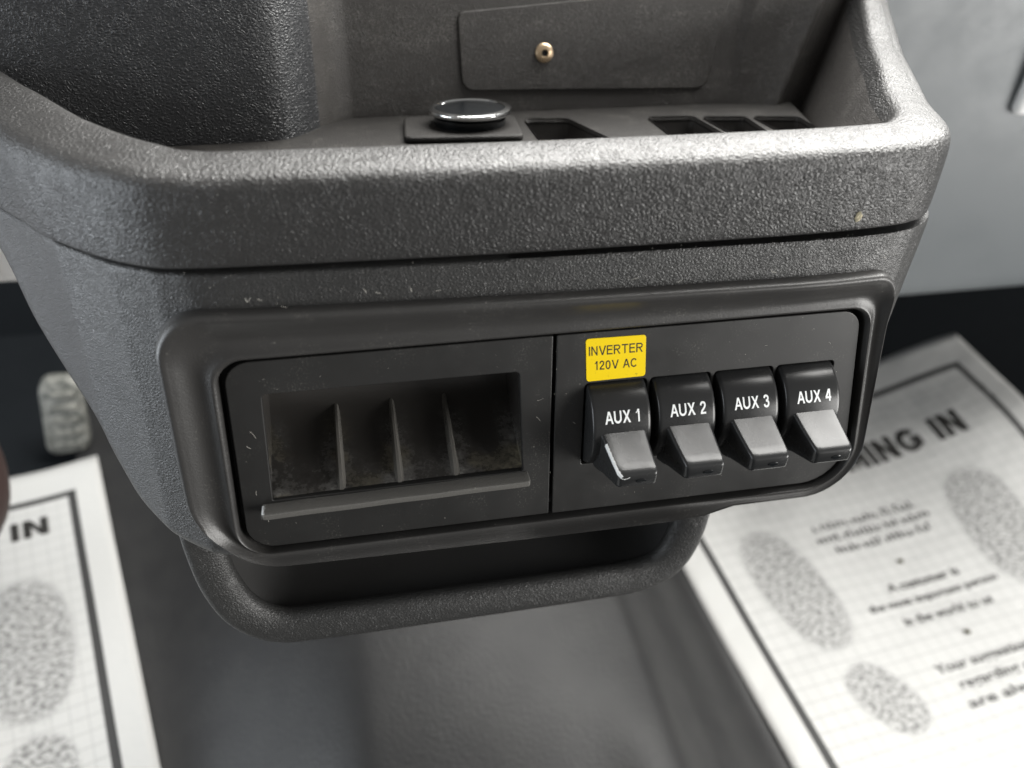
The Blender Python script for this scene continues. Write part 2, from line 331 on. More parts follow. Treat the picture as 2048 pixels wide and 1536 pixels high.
def glyph(ch, s):
    """upright sans capitals and figures, cap height 1: (width, list of polygons that butt against each other)"""
    if ch == ' ': return 0.30, []
    if ch == 'I': return s, rect(0, 0, s, 1)
    if ch in 'AV':
        c = 0.465; w = 0.93
        P = [[(0, 0), (1.08 * s, 0), (c, 1 - 1.2 * s), (c, 1), (c - .58 * s, 1)], [(w, 0), (w - 1.08 * s, 0), (c, 1 - 1.2 * s), (c, 1), (c + .58 * s, 1)]]
        if ch == 'V': return w, [[(x, 1 - y) for x, y in q_] for q_ in P]
        xi = lambda y: 1.08 * s + (c - 1.08 * s) * y / (1 - 1.2 * s)
        y0, y1 = 0.27, 0.27 + .9 * s
        return w, P + [[(xi(y0), y0), (w - xi(y0), y0), (w - xi(y1), y1), (xi(y1), y1)]]
    if ch == 'U':
        w = 0.84; r = w / 2 - s / 2
        return w, strip2([(s / 2, 1)] + ell(w / 2, r * .95 + s / 2, r, r * .95, 180, 360, 16) + [(w - s / 2, 1)], s)
    if ch == 'X':
        w = 0.90; c = w / 2
        return w, [[(0, 0), (1.2 * s, 0), (c, .5 - .80 * s), (c, .5 + .80 * s), (c - .66 * s, .51)], [(w, 0), (w - 1.2 * s, 0), (c, .5 - .80 * s), (c, .5 + .80 * s), (c + .66 * s, .51)],
                   [(.03, 1), (.03 + 1.2 * s, 1), (c, .5 + .80 * s), (c - .66 * s, .51)], [(w - .03, 1), (w - .03 - 1.2 * s, 1), (c, .5 + .80 * s), (c + .66 * s, .51)]]
    if ch == 'N':
        w = 0.80; return w, rect(0, 0, s, 1) + rect(w - s, 0, w, 1) + [[(s, 1), (s, 1 - 1.6 * s), (w - s, 0), (w - s, 1.6 * s)]]
    if ch == 'M':
        w = 0.98; return w, rect(0, 0, s, 1) + rect(w - s, 0, w, 1) + [[(s, 1), (s, 1 - 2 * s), (w / 2, 0), (w / 2, 2 * s)], [(w - s, 1), (w - s, 1 - 2 * s), (w / 2, 0), (w / 2, 2 * s)]]
    if ch == 'E': return 0.74, rect(0, 0, s, 1) + rect(s, 0, .74, .93 * s) + rect(s, 1 - .93 * s, .73, 1) + rect(s, .52 - .42 * s, .69, .52 + .5 * s)
    if ch == 'T': return 0.82, rect(0, 1 - .93 * s, .82, 1) + rect(.41 - s / 2, 0, .41 + s / 2, 1 - .93 * s)
    if ch == 'R':
        h = s * .93; r = (1 - h / 2 - (.44 + h / 2)) / 2; cy = 1 - h / 2 - r
        return 0.86, rect(0, 0, s, 1) + strip2([(s, 1 - h / 2)] + ell(.50, cy, .26, r, 90, -90, 12) + [(s, .44 + h / 2)], h) + [[(.36, .44), (.36 + 1.05 * s, .44), (.86, 0), (.86 - 1.22 * s, 0)]]
    if ch in 'CG':
        w = 0.90; P = strip2(ell(w / 2, .5, w / 2 - s / 2, .5 - s / 2, 40, 322 if ch == 'C' else 338, 26), s)
        if ch == 'G': P += rect(.5, .36, .9, .36 + .9 * s) + rect(.9 - s, .14, .9, .36)
        return w, P
    if ch == 'O': return 0.96, strip2(ell(.48, .5, .48 - s / 2, .5 - s / 2, 0, 360, 32)[:-1], s, True)
    if ch == '0': return 0.66, strip2(ell(.33, .5, .33 - s / 2, .5 - s / 2, 0, 360, 32, 2.3)[:-1], s, True)
    if ch == '1': return 0.50, rect(.26, 0, .26 + s, 1) + [[(.26, 1), (.26, .80 - .1 * s), (.04, .70 - .2 * s), (.04, .74), (.18, .86), (.24, 1)]]
    if ch == '2': return 0.64, strip2(catmull([(.07, .70), (.12, .86), (.31, .955 - s * .05), (.51, .87), (.545, .70), (.46, .53), (.30, .37), (.14, .21), (.09, .93 * s)], 4), s) + rect(.02, 0, .64, .93 * s)
    if ch == '3': return 0.65, strip2(catmull([(.075, .75), (.14, .89), (.31, .94), (.48, .87), (.515, .73), (.44, .58), (.25, .535)], 4), s) + strip2(catmull([(.27, .535), (.47, .50), (.565, .30), (.49, .12), (.31, .06), (.13, .12), (.06, .27)], 4), s)
    if ch == '4': return 0.68, rect(.42, 0, .42 + s, 1) + rect(0, .22, .42, .22 + .92 * s) + rect(.42 + s, .22, .68, .22 + .92 * s) + [[(0, .22 + .92 * s), (1.25 * s, .22 + .92 * s), (.42, 1 - 1.55 * s), (.42, 1), (.36, 1)]]
    raise KeyError(ch)
def caps2d(text, height, stroke, width, gap=0.16, cuts=1):
    x = 0; polys = []
    for ch in text:
        w, P = glyph(ch, stroke); polys += [[(x + p[0], p[1]) for p in q_] for q_ in P]; x += w + (gap if ch != 'A' and ch != 'V' else gap * 0.6)
    x -= gap; bm = bmesh.new()
    for q_ in polys: bm.faces.new([bm.verts.new((p[0], p[1], 0)) for p in q_])
    bmesh.ops.triangulate(bm, faces=bm.faces)
    bmesh.ops.subdivide_edges(bm, edges=bm.edges, cuts=cuts, use_grid_fill=True); bmesh.ops.remove_doubles(bm, verts=bm.verts, dist=1e-5); bmesh.ops.triangulate(bm, faces=bm.faces)
    bm.verts.index_update(); V = np.array([v.co[:2] for v in bm.verts]); F = [tuple(v.index for v in f.verts) for f in bm.faces]; bm.free()
    return (V - np.array([x / 2, .5])) * np.array([width / x, height]), F
def extruded(V, F, place, t):
    """flat letters -> thin solid: place(x, y, h) gives the point at height h above the carrying surface"""
    n = len(V); P = [place(x, y, t) for x, y in V] + [place(x, y, -t * 0.2) for x, y in V]
    E = {}
    for f in F:
        for a, b_ in zip(f, f[1:] + f[:1]):
            k = (min(a, b_), max(a, b_)); E.setdefault(k, []).append((a, b_))
    FF = list(F) + [(a + n, b_ + n, b_, a) for v in E.values() if len(v) == 1 for a, b_ in v]
    return P, FF
def box_mesh(name, x0, x1, y0, y1, z0, z1, mat, parent=None, bev=0.003, seg=3):
    bm = bmesh.new(); bmesh.ops.create_cube(bm, size=1)
    for v in bm.verts: v.co = ((x0 + x1) / 2 + v.co.x * (x1 - x0), (y0 + y1) / 2 + v.co.y * (y1 - y0), (z0 + z1) / 2 + v.co.z * (z1 - z0))
    bmesh.ops.bevel(bm, geom=list(bm.edges), offset=bev, segments=seg, profile=0.5, affect='EDGES')
    me = bpy.data.meshes.new(name); bm.to_mesh(me); bm.free()
    for p in me.polygons: p.use_smooth = True
    me.set_sharp_from_angle(angle=math.radians(40)); me.materials.append(mat)
    return link(bpy.data.objects.new(name, me), parent)

# ================================================================== the setting
def strip_grid(name, X, Y, Zf, mat):
    V = [(x, y, Zf(x, y)) for x in X for y in Y]
    return mesh_obj(name, V, grid_faces(len(X), len(Y)), mat)
fl = strip_grid('floor', np.linspace(-1.3, 1.3, 12), np.linspace(-1.0, 0.9, 12), lambda x, y: -0.412 + 0.25 * max(0, y - 0.55), M['dash_dark'])
tag(fl, kind='structure')
fw = strip_grid('firewall', np.linspace(-1.3, 1.3, 10), np.linspace(0.62, 0.80, 8), lambda x, y: -0.395 + (y - 0.62) * 4.6, M['dash_dark'])
tag(fw, kind='structure')
# centre floor tunnel under the console
def tunnel_z(x, y):
    xr = np.interp(y, [-0.4, 0.0, 0.2], [0.118, 0.104, 0.098]); xe = 0.2235 - 0.1107 * (y + 0.06)      # xe, xle: inner edges of the two mats
    xle = -0.334 - 0.2917 * (y - 0.413)
    t = -0.31 - 0.007 * ((x + .01) / 0.1) ** 2 + 0.003 * math.sin(9 * y + 14 * x)
    t += 0.009 * math.exp(-((x - xr + 0.012) / 0.026) ** 2) * smooth(0.10, -0.04, y)
    k = np.clip((x - xr) / (xe - xr), 0, 1); k = 0.5 * float(smooth(0.0, 0.50, k)) + 0.5 * float(smooth(0.45, 1.0, k))
    z = t + (-0.402 - t) * k
    kl = float(smooth(-0.085, xle, x))
    return z + (-0.402 - z) * kl
tn = strip_grid('floor_tunnel', np.linspace(-0.36, 0.30, 130), np.linspace(-0.5, 0.5, 110), tunnel_z, M['vinyl'])
tag(tn, kind='structure')

# lower dashboard panels on either side of the console
def dash_panel(name, x0, x1, zb, ztop, y, label):
    prof = [(0.10, zb + 0.01), (0.045, zb), (0.02, zb + 0.004), (0.006, zb + 0.014), (0.0, zb + 0.035), (-0.004, zb + 0.10), (0.0, zb + 0.2), (0.02, ztop), (0.10, ztop + 0.03), (0.60, ztop + 0.10)]
    prof = catmull(prof, 6); xs = np.linspace(x0, x1, 24)
    V = [(x, y + p[0], p[1]) for x in xs for p in prof]
    o = mesh_obj(name, V, grid_faces(len(xs), len(prof)), M['dash'])
    so = o.modifiers.new('thickness', 'SOLIDIFY'); so.thickness = 0.003; so.offset = -1 if False else 0
    return tag(o, label, 'dashboard panel', None)
dr = dash_panel('dashboard_panel', 0.235, 1.2, -0.203, 0.20, 0.30, 'light grey lower dashboard panel behind the right side of the console')
dl = dash_panel('dashboard_panel', -1.2, -0.262, -0.126, 0.20, 0.30, 'dashboard panel corner at the left picture edge, window light put in as a pale colour')
dl.data.materials[0] = M['pale']  # driver window light painted in: same panel as the right one, coloured paler
hb = box_mesh('latch', 0.415, 0.48, 0.289, 0.300, -0.022, 0.030, M['pale'], dr, 0.006); hb['label'] = 'white rounded latch on the grey panel'

# ================================================================== paper floor mats
def paper(name, O, eu, ew, u0, u1, w0, w1, lift, mat):
    us = np.linspace(u0, u1, 60); ws = np.linspace(w0, w1, 60)
    def S(u, w, h=0.0):
        return (O[0] + u * eu[0] + w * ew[0], O[1] + u * eu[1] + w * ew[1], -0.4 + lift(u, w) + h)
    V = [S(u, w) for u in us for w in ws]
    o = mesh_obj(name, V, grid_faces(60, 60), mat)
    uvl = o.data.uv_layers.new(name='UVMap'); UV = [(u, w) for u in us for w in ws]
    for lp in o.data.loops: uvl.data[lp.index].uv = UV[lp.vertex_index]
    so = o.modifiers.new('thickness', 'SOLIDIFY'); so.thickness = 0.0003; so.offset = 0
    return o, S
def mat_text(parent, S, s, u, w, cap, width=None, bold=0.0, shear=0.0, name='lettering'):
    V, F = caps2d(s, cap, 0.25, width, 0.14) if s.isupper() else text2d(s, cap, bold, width, dense=1)
    P, FF = extruded(V, F, lambda x, y, h: S(u + x, w + y + shear * x, h + 0.0004), 0.00035)
    return mesh_obj(name, P, FF, M['black_ink'], parent, False)
def pseudo_words(parent, S, words, u, w, cap):
    """print too fine to read in the photograph: rows of short strokes in word-long runs"""
    V = []; F = []; tot = sum(words) + 0.6 * (len(words) - 1); step = cap * 0.62; x = -tot * step / 2
    for k in words:
        for _ in range(k):
            h = cap * random.choice((0.6, 0.62, 0.95)); a = len(V)
            for (px, py) in ((0, 0), (step * .32, 0), (step * .32, h), (0, h)): V.append((x + px, py - cap / 2))
            y2 = random.choice((0.0, h * 0.45, h - cap * .14)); 
            for (px, py) in ((step * .32, y2), (step * .78, y2), (step * .78, y2 + cap * .14), (step * .32, y2 + cap * .14)): V.append((x + px, py - cap / 2))
            F += [(a, a + 1, a + 2, a + 3), (a + 4, a + 5, a + 6, a + 7)]; x += step
        x += 0.6 * step
    P, FF = extruded(np.array(V), F, lambda x, y, h: S(u + x, w + y, h + 0.0004), 0.00035)
    return mesh_obj('lettering', P, FF, M['black_ink'], parent, False)
liftR = lambda u, w: float(0.045 * smooth(.2, .45, u) * smooth(.08, .36, w) + 0.0015 * math.sin(u * 31 + w * 9) * math.sin(w * 23))
pmR = paper_mat('printed_paper_right', -0.004, 0.424, -0.10, 0.449, 0.026, [(0.083, 0.214, 0.032, 0.068, 0.12), (0.101, 0.100, 0.024, 0.036, 0.5), (0.308, 0.222, 0.036, 0.066, -0.1), (0.305, 0.095, 0.026, 0.036, -0.2)])
mr, SR = paper('paper_floor_mat', (.2295, -.06), (.994, .11), (-.11, .994), -0.004, 0.424, -0.10, 0.449, liftR, pmR)
tag(mr, 'bright white printed paper floor mat to the right of the console', 'floor mat')
mat_text(mr, SR, 'COMING IN', 0.254, 0.337, 0.029, 0.190, 0.012)
for (ws_, u, w) in (([1, 6, 6, 2, 4], .192, .268), ([5, 8, 3, 6], .195, .254), ([5, 4, 6, 3], .197, .240)): pseudo_words(mr, SR, ws_, u, w, 0.0085)
mat_text(mr, SR, 'A customer is', 0.203, 0.190, 0.0085, 0.075, 0.01)
mat_text(mr, SR, 'the most important person', 0.202, 0.173, 0.0095, 0.135, 0.01)
mat_text(mr, SR, 'in the world to us', 0.204, 0.156, 0.0085, 0.092, 0.01)
mat_text(mr, SR, 'Your suggestions', 0.205, 0.108, 0.0105, 0.100, 0.01)
mat_text(mr, SR, 'regarding our', 0.209, 0.092, 0.0105, 0.085, 0.01)
mat_text(mr, SR, 'are always', 0.205, 0.076, 0.0105, 0.085, 0.01)
liftL = lambda u, w: float(0.02 * smooth(-.03, -.2, u) + 0.0015 * math.sin(u * 31 + w * 9) * math.sin(w * 23))
pmL = paper_mat('printed_paper_left', -0.42, 0.004, -0.62, 0.006, 0.024, [(-0.074, -0.195, 0.036, 0.072, 0.0), (-0.072, -0.312, 0.026, 0.036, 0.0), (-0.32, -0.20, 0.036, 0.072, 0.0)])
ml, SL = paper('paper_floor_mat', (-.342, .412), (.96, .28), (-.28, .96), -0.42, 0.004, -0.62, 0.006, liftL, pmL)
tag(ml, 'greyish white printed paper floor mat at the lower left, with the letters IN', 'floor mat')
mat_text(ml, SL, 'COMING IN', -0.139, -0.068, 0.021, 0.185, 0.012)
# two bits of grit lying on the right mat
def grit(u, w, r, label):
    bm = bmesh.new(); bmesh.ops.create_icosphere(bm, subdivisions=2, radius=r)
    for v in bm.verts: v.co *= 1 + random.uniform(-.3, .3); v.co.y *= 0.6; v.co.z *= .6
    me = bpy.data.meshes.new('grit_speck'); bm.to_mesh(me); bm.free(); me.materials.append(M['grit'])
    o = link(bpy.data.objects.new('grit_speck', me)); o.location = SR(u, w, r * .5); o.rotation_euler = (0, 0, -0.5); tag(o, label, 'grit')
grit(0.1955, 0.2132, 0.0030, 'dark speck on the right paper mat, between the upper and middle blocks of print')
grit(0.2049, 0.1327, 0.0032, 'dark greenish speck on the right paper mat, above the lowest block of print')

# pedal pad above the left mat
def pedal():
    root = empty('foot_pedal', (-0.368, 0.425, -0.405)); tag(root, 'worn grey pedal pad standing above the left floor mat', 'pedal')
    R = rounded([(-0.020, 0.002, .010), (0.021, 0.004, .012), (0.026, 0.078, .013), (-0.012, 0.080, .013)], 6, 4); V = []; n = len(R)
    c = R.mean(0); lay = [(0.0, 0.90), (0.002, 0.98), (0.005, 1.0), (0.012, 1.0), (0.015, 0.96)]
    for (d, s) in lay: V += [(*(c + (p - c) * s)[[0]], d + 0.25 * (p[1]), p[1]) if False else ((c + (p - c) * s)[0], d + 0.30 * p[1], (c + (p - c) * s)[1]) for p in R]
    F = grid_faces(len(lay), n, False, True) + [tuple(range(n))] + [tuple((len(lay) - 1) * n + i for i in range(n))]
    mesh_obj('pad', V, F, M['pedal'], root, True, 40)
    for k in range(5):
        z = 0.014 + 0.013 * k; x0, x1 = -0.010 + .002 * k, 0.015 + .001 * k
        box_mesh('tread_rib', x0, x1, 0.30 * z - 0.0035, 0.30 * z + 0.002, z - 0.003, z + 0.003, M['pedal'], root, 0.0012, 2)
    box_mesh('pedal_arm', -0.002, 0.012, 0.018, 0.14, 0.018, 0.034, M['dash_dark'], root, 0.003, 2)
pedal()
# brown padded edge entering the frame on the left
def bolster():
    A = np.linspace(0, 2 * math.pi, 40, endpoint=False); V = []; zs = np.linspace(0, 1, 26)
    for t in zs:
        r = 0.075 * math.sqrt(max(1e-4, 1 - (2 * t - 1) ** 4)) * (0.9 + 0.25 * math.sin(math.pi * (1 - t) * 0.8 + .3))
        for a in A: V.append((r * math.cos(a) * 0.9, r * math.sin(a) * 0.7, t * 0.30))
    F = grid_faces(len(zs), 40, False, True) + [tuple(range(40))] + [tuple(25 * 40 + i for i in range(40))]
    o = mesh_obj('padded_bolster', V, F, M['brown']); o.location = (-0.402, 0.25, -0.33); o.rotation_euler = (0.0, -0.08, 0)
    tag(o, 'dark reddish brown rounded pad cut off by the left picture edge', 'padding')
bolster()

# ================================================================== the console
TILT = math.radians(12.5)
con = empty('center_console', (0, 0, 0), (-TILT, 0, 0))
tag(con, 'dark grey leather-grained dashboard console with four auxiliary switches and a storage tray', 'console')

LEFT_X = [-260, -240, -225, -212, -200, -185, -173, -151, -134, -124, -112]
LEFT_N = [-160, -130, -110, -92, -76, -55, -37.5, -14.5, -3.2, -.8, 0]
BOW_X = [-260, -134, -119, -71, -5, 92, 121, 170]; BOW_N = [-6.5, -3.2, -.8, 2, 4.6, 5.6, 4.4, 3.5]
def left_n(x): return np.interp(x, LEFT_X, LEFT_N)
def bow_n(x): return np.interp(x, BOW_X, BOW_N)
def right_drop(r): return np.interp(r, [0, 2, 5, 10, 17, 25, 36, 48], [-40, -31, -24, -16, -9, -4, -1, 0])
OUT_L = catmull([(-236, 72.7), (-224, 60), (-214, 46), (-205, 24), (-192, 8), (-179, -5), (-171, -22), (-164.5, -34), (-153.5, -41.8), (-141, -46), (-125, -47.2), (-105, -47.2)], 14)
OUT_R = catmull([(161.5, 71.7), (160, 60), (157, 40), (153.5, 15), (150.5, -2), (148, -16), (144.5, -28), (139.5, -38), (132, -44.5), (122, -46.8), (112, -47.2), (100, -47.2)], 14)
def xr_at(v): return np.interp(-v, -OUT_R[:, 1], OUT_R[:, 0])
def fascia_n(x, v):
    x = np.asarray(x, float); v = np.asarray(v, float)
    w = np.interp(v, [-48, -20, 40, 76], [0.4, 0.5, 0.85, 1.0])
    return left_n(x) + bow_n(x) * w + 1.2 * np.interp(v, [-48, 10], [1, 0]) + right_drop(np.maximum(xr_at(v) - x, 0))
NR = 150; NC = 260
Lr = resample(OUT_L, NR); Rr = resample(OUT_R, NR)
tt = np.linspace(0, 1, NC); tt = 0.5 * tt + 0.5 * (0.5 - 0.5 * np.cos(math.pi * tt))
X = Lr[:, 0:1] + (Rr[:, 0:1] - Lr[:, 0:1]) * tt[None, :]; V_ = Lr[:, 1:2] + (Rr[:, 1:2] - Lr[:, 1:2]) * tt[None, :]
edge = np.vstack([Lr, Rr[::-1]]); d = dist_poly(edge, X, V_)
RF = 6.0; q = np.clip(1 - d / RF, 0, 1); Nf = fascia_n(X, V_) - RF * (1 - np.sqrt(np.maximum(1 - q * q, 0)))
# a rolled top edge at the seam
q = np.clip(1 - (72.7 - V_) / 2.2, 0, 1); Nf -= 2.2 * (1 - np.sqrt(np.maximum(1 - q * q, 0)))
BI = rounded([(-119.5, 41.4, 10), (124.8, 41.2, 9), (133.2, -43.2, 19), (-122.6, -42.8, 11.5)], 12, 14)
BO = rounded([(-137.8, 60.3, 17), (132.6, 57.8, 12), (137, -47.4, 25), (-139.8, -47.0, 34)], 12, 14)
mid = BO + (BI - BO) * 0.22
hole = inside_poly(mid, X, V_)
V = [Lc(*p) for p in zip(X.ravel(), V_.ravel(), Nf.ravel())]
F = [f for f in grid_faces(NR, NC) if not hole.ravel()[list(f)].all()]
# skirt: the wall turns straight back behind the outline
ring = [i * NC for i in range(NR)] + [(NR - 1) * NC + j for j in range(1, NC)] + [i * NC + NC - 1 for i in range(NR - 2, -1, -1)]
base = len(V)
for k, i in enumerate(ring):
    x, y, z = V[i]; V.append((x, max(y + 0.02, 0.10), z + 0.004))
F += [(ring[k], ring[k + 1], base + k + 1, base + k) for k in range(len(ring) - 1)]
top = [j for j in range(NC)]; b2 = len(V)
for i in top:
    x, y, z = V[i]; V.append((x, y + 0.012, z - 0.0005))
F += [(top[k], top[k + 1], b2 + k + 1, b2 + k) for k in range(NC - 1)]
fas = mesh_obj('lower_fascia', V, F, M['leather_fine'], con, True, 60)
# raised surround of the two modules
nO = fascia_n(BO[:, 0], BO[:, 1]); nO = np.maximum(nO, -2.0); nI = 1.6
NS = len(BO); prof = [(-0.004, -3.5), (0.0, 0.6), (0.015, 2.6), (0.04, 4.0), (0.08, 4.9), (0.13, 5.1), (0.2, 4.5)]
V = []; rows = 0
for (s, h) in prof:
    V += [Lc(*(BO[i] + (BI[i] - BO[i]) * s), nO[i] + h) for i in range(NS)]; rows += 1
for s in np.linspace(0.26, 0.92, 16):
    e = (s - 0.2) / 0.72
    for i in range(NS):
        dish = -2.6 * math.sin(math.pi * e ** 1.25) * np.clip(np.linalg.norm(BO[i] - BI[i]) / 17, 0.1, 1)
        n_ = (nO[i] + 4.5) * (1 - e) + (nI + 0.8) * e + dish
        V.append(Lc(*(BO[i] + (BI[i] - BO[i]) * s), n_))
    rows += 1
for (s, n_) in ((0.94, nI + 0.75), (0.975, nI + 0.3), (1.0, nI - 0.6), (1.002, -10.0)):
    V += [Lc(*(BO[i] + (BI[i] - BO[i]) * s), n_) for i in range(NS)]; rows += 1
bez = mesh_obj('switch_bezel', V, grid_faces(rows, NS, False, True), M['bezel'], con, True, 60)
tag(bez, 'smooth raised frame around the switch and storage modules')
plate('bezel_backing', [rounded([(-126, 45, 8), (138, 45, 8), (138, -46, 8), (-126, -46, 8)], 4, 4), rounded([(-109.6, 28.2, 1), (-10.4, 28.2, 1), (-10.4, -20.6, 1), (-109.6, -20.6, 1)], 4, 4), rounded([(11, 19, 1), (117, 19, 1), (117, -19, 1), (11, -19, 1)], 4, 4)], -10.5, -9.5, M['black'], con, 0.2)

# ---- left module: plate with a grimy four-slot pocket
slot = rounded([(-106.0, 26.7, 1.8), (-13.2, 26.3, 1.8), (-11.6, -18.6, 0.6), (-108.2, -19.4, 0.6)], 6, 3)
lp = plate('storage_plate', [rounded([(-117.2, 39.9, 9), (-0.75, 40.0, .6), (-0.75, -41.3, .6), (-120.0, -41.2, 10.5)], 8, 4), slot], -3.0, 0.0, M['plate'], con)
scoop = catmull([(27.2, -0.6), (27.4, -16), (26, -32), (19, -40), (9, -41.5), (0, -37.5), (-7, -30), (-13, -19.5), (-17.2, -9.5), (-19.6, -0.9)], 8)
xs = np.linspace(-108.6, -11.2, 60); V = []; ns = len(scoop)
for x in xs: V += [Lc(x, p[0], p[1]) for p in scoop]
F = grid_faces(60, ns)
F += [tuple(range(ns)), tuple(59 * ns + i for i in range(ns))]
pk = mesh_obj('storage_pocket', V, F, M['pocket'], con, True, 40); tag(pk, 'dirty scooped pocket with dust in its lower corners')
for x in (-82.4, -60.0, -37.9):
    fr = catmull([(-0.6, -38), (-2.4, -31), (-4.2, -25), (-9, -16.5), (-14.5, -8.2), (-17.8, -3.8), (-20.2, -0.5)], 5); V = []; n = len(fr)
    sv, sn = scoop[::-1][:, 0], scoop[::-1][:, 1]
    for ip, p in enumerate(fr):
        bn = np.interp(p[0], sv, sn) - 1.0; tp = 0.45 + 0.55 * ip / (n - 1)
        for (dx, nn) in ((-2.2, bn), (-1.0, p[1] - .5), (-0.7, p[1]), (0.7, p[1]), (1.0, p[1] - .5), (2.2, bn)): V.append(Lc(x + dx * tp, p[0], nn))
    mesh_obj('divider', V, grid_faces(n, 6), M['divider'], con, True, 30)
prof = [(0, -1), (0, 6.2), (-.15, 6.7), (-.5, 7.0), (-2.2, 6.8), (-2.7, 6.4), (-2.9, 5.6), (-3.4, -1)]
V = []; xs = np.r_[-112.2, -112.0, -111.4, np.linspace(-110, -12, 40), -10.6, -10.0, -9.8]
for k, x in enumerate(xs):
    vt = -20.6 + (x + 112) / 102 * 1.7 + 0.09 * math.sin(x * 2.3) ; sh = 0.8 if k in (0, len(xs) - 1) else (0.93 if k in (1, len(xs) - 2) else 1.0)
    V += [Lc(x, vt - 1.5 + (p[0] + 1.5) * sh, p[1] * sh) for p in prof]
F = grid_faces(len(xs), 8) + [tuple(range(8)), tuple((len(xs) - 1) * 8 + i for i in range(8))]
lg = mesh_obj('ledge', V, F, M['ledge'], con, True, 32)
V = []
for k in range(9):
    t = k / 8; nn_ = 1.0 + 5.6 * t; V += [Lc(-112.3, -22.0 - .5 * rng.random(), nn_), Lc(-112.2, -20.62, nn_), Lc(-111.5 + .6 * rng.random(), -20.5, nn_)]
mesh_obj('worn_edge', V, grid_faces(9, 3), M['worn'], lg, True)

# ---- right module: plate, four rocker switches and the sticker
SWX = [24.5 + 26.15 * k for k in range(4)]
holes = [rounded([(x - 12.35, 18.5, 1.6), (x + 12.35, 18.5, 1.6), (x + 12.35, -18.5, .8), (x - 12.35, -18.5, .8)], 4, 3) for x in SWX]
rp = plate('switch_plate', [rounded([(0.75, 40.0, .6), (122.3, 39.8, 8.5), (131.2, -41.6, 18), (0.75, -41.5, .6)], 8, 4)] + holes, -3.0, 0.0, M['plate'], con)
def drum_mesh():
    prof = [(-11.6, 0.0), (-11.6, 12.0), (-11.6, 17.7), (-11.35, 18.4), (-10.8, 18.85), (-10.0, 19.0), (10.0, 19.0), (10.8, 18.85), (11.35, 18.4), (11.6, 17.7), (11.6, 12.0), (11.6, 0.0)]
    K = 96; V = []
    for (x, r) in prof:
        for a in range(K):
            t = 2 * math.pi * a / K; V.append(Lc(x, r * math.sin(t), -7.0 + r * math.cos(t)))
    F = grid_faces(len(prof), K, False, True)
    return V, F
def lever_mesh():
    V = []; S_ = []
    for t in (0.0, 0.08, 0.2, 0.4, 0.6, 0.78, 0.9, 0.955, 0.985, 1.0): S_.append(t)
    K = 0
    for t in S_:
        n0 = 6.0 + 22.4 * t
        tv = 6.0 - 10.6 * t - 0.5 * math.sin(math.pi * t); bv = -16.2 + 5.0 * t
        hw = 9.35 - 1.55 * t
        sh = 0.0 if t < 0.9 else 1.3 * (1 - math.sqrt(max(0, 1 - ((t - 0.9) / 0.1) ** 2)))
        R = rounded([(-hw + sh, tv - sh, 1.25 - .5 * (sh > 0.5)), (hw - sh, tv - sh, 1.25 - .5 * (sh > 0.5)), (hw - 0.3 - sh, bv + sh, 1.2 - .5 * (sh > .5)), (-hw + 0.3 + sh, bv + sh, 1.2 - .5 * (sh > .5))], 5, 6); K = len(R)
        # the end face leans back towards its foot
        V += [Lc(p[0] + 1.7 * t, p[1], n0 - (0.10 * (tv - p[1]) if t > 0.3 else 0)) for p in R]
    F = grid_faces(len(S_), K, False, True) + [tuple((len(S_) - 1) * K + i for i in range(K)), tuple(range(K))]
    return V, F
DV, DF = drum_mesh(); LV, LF = lever_mesh()
dm = None
RD = 19.05
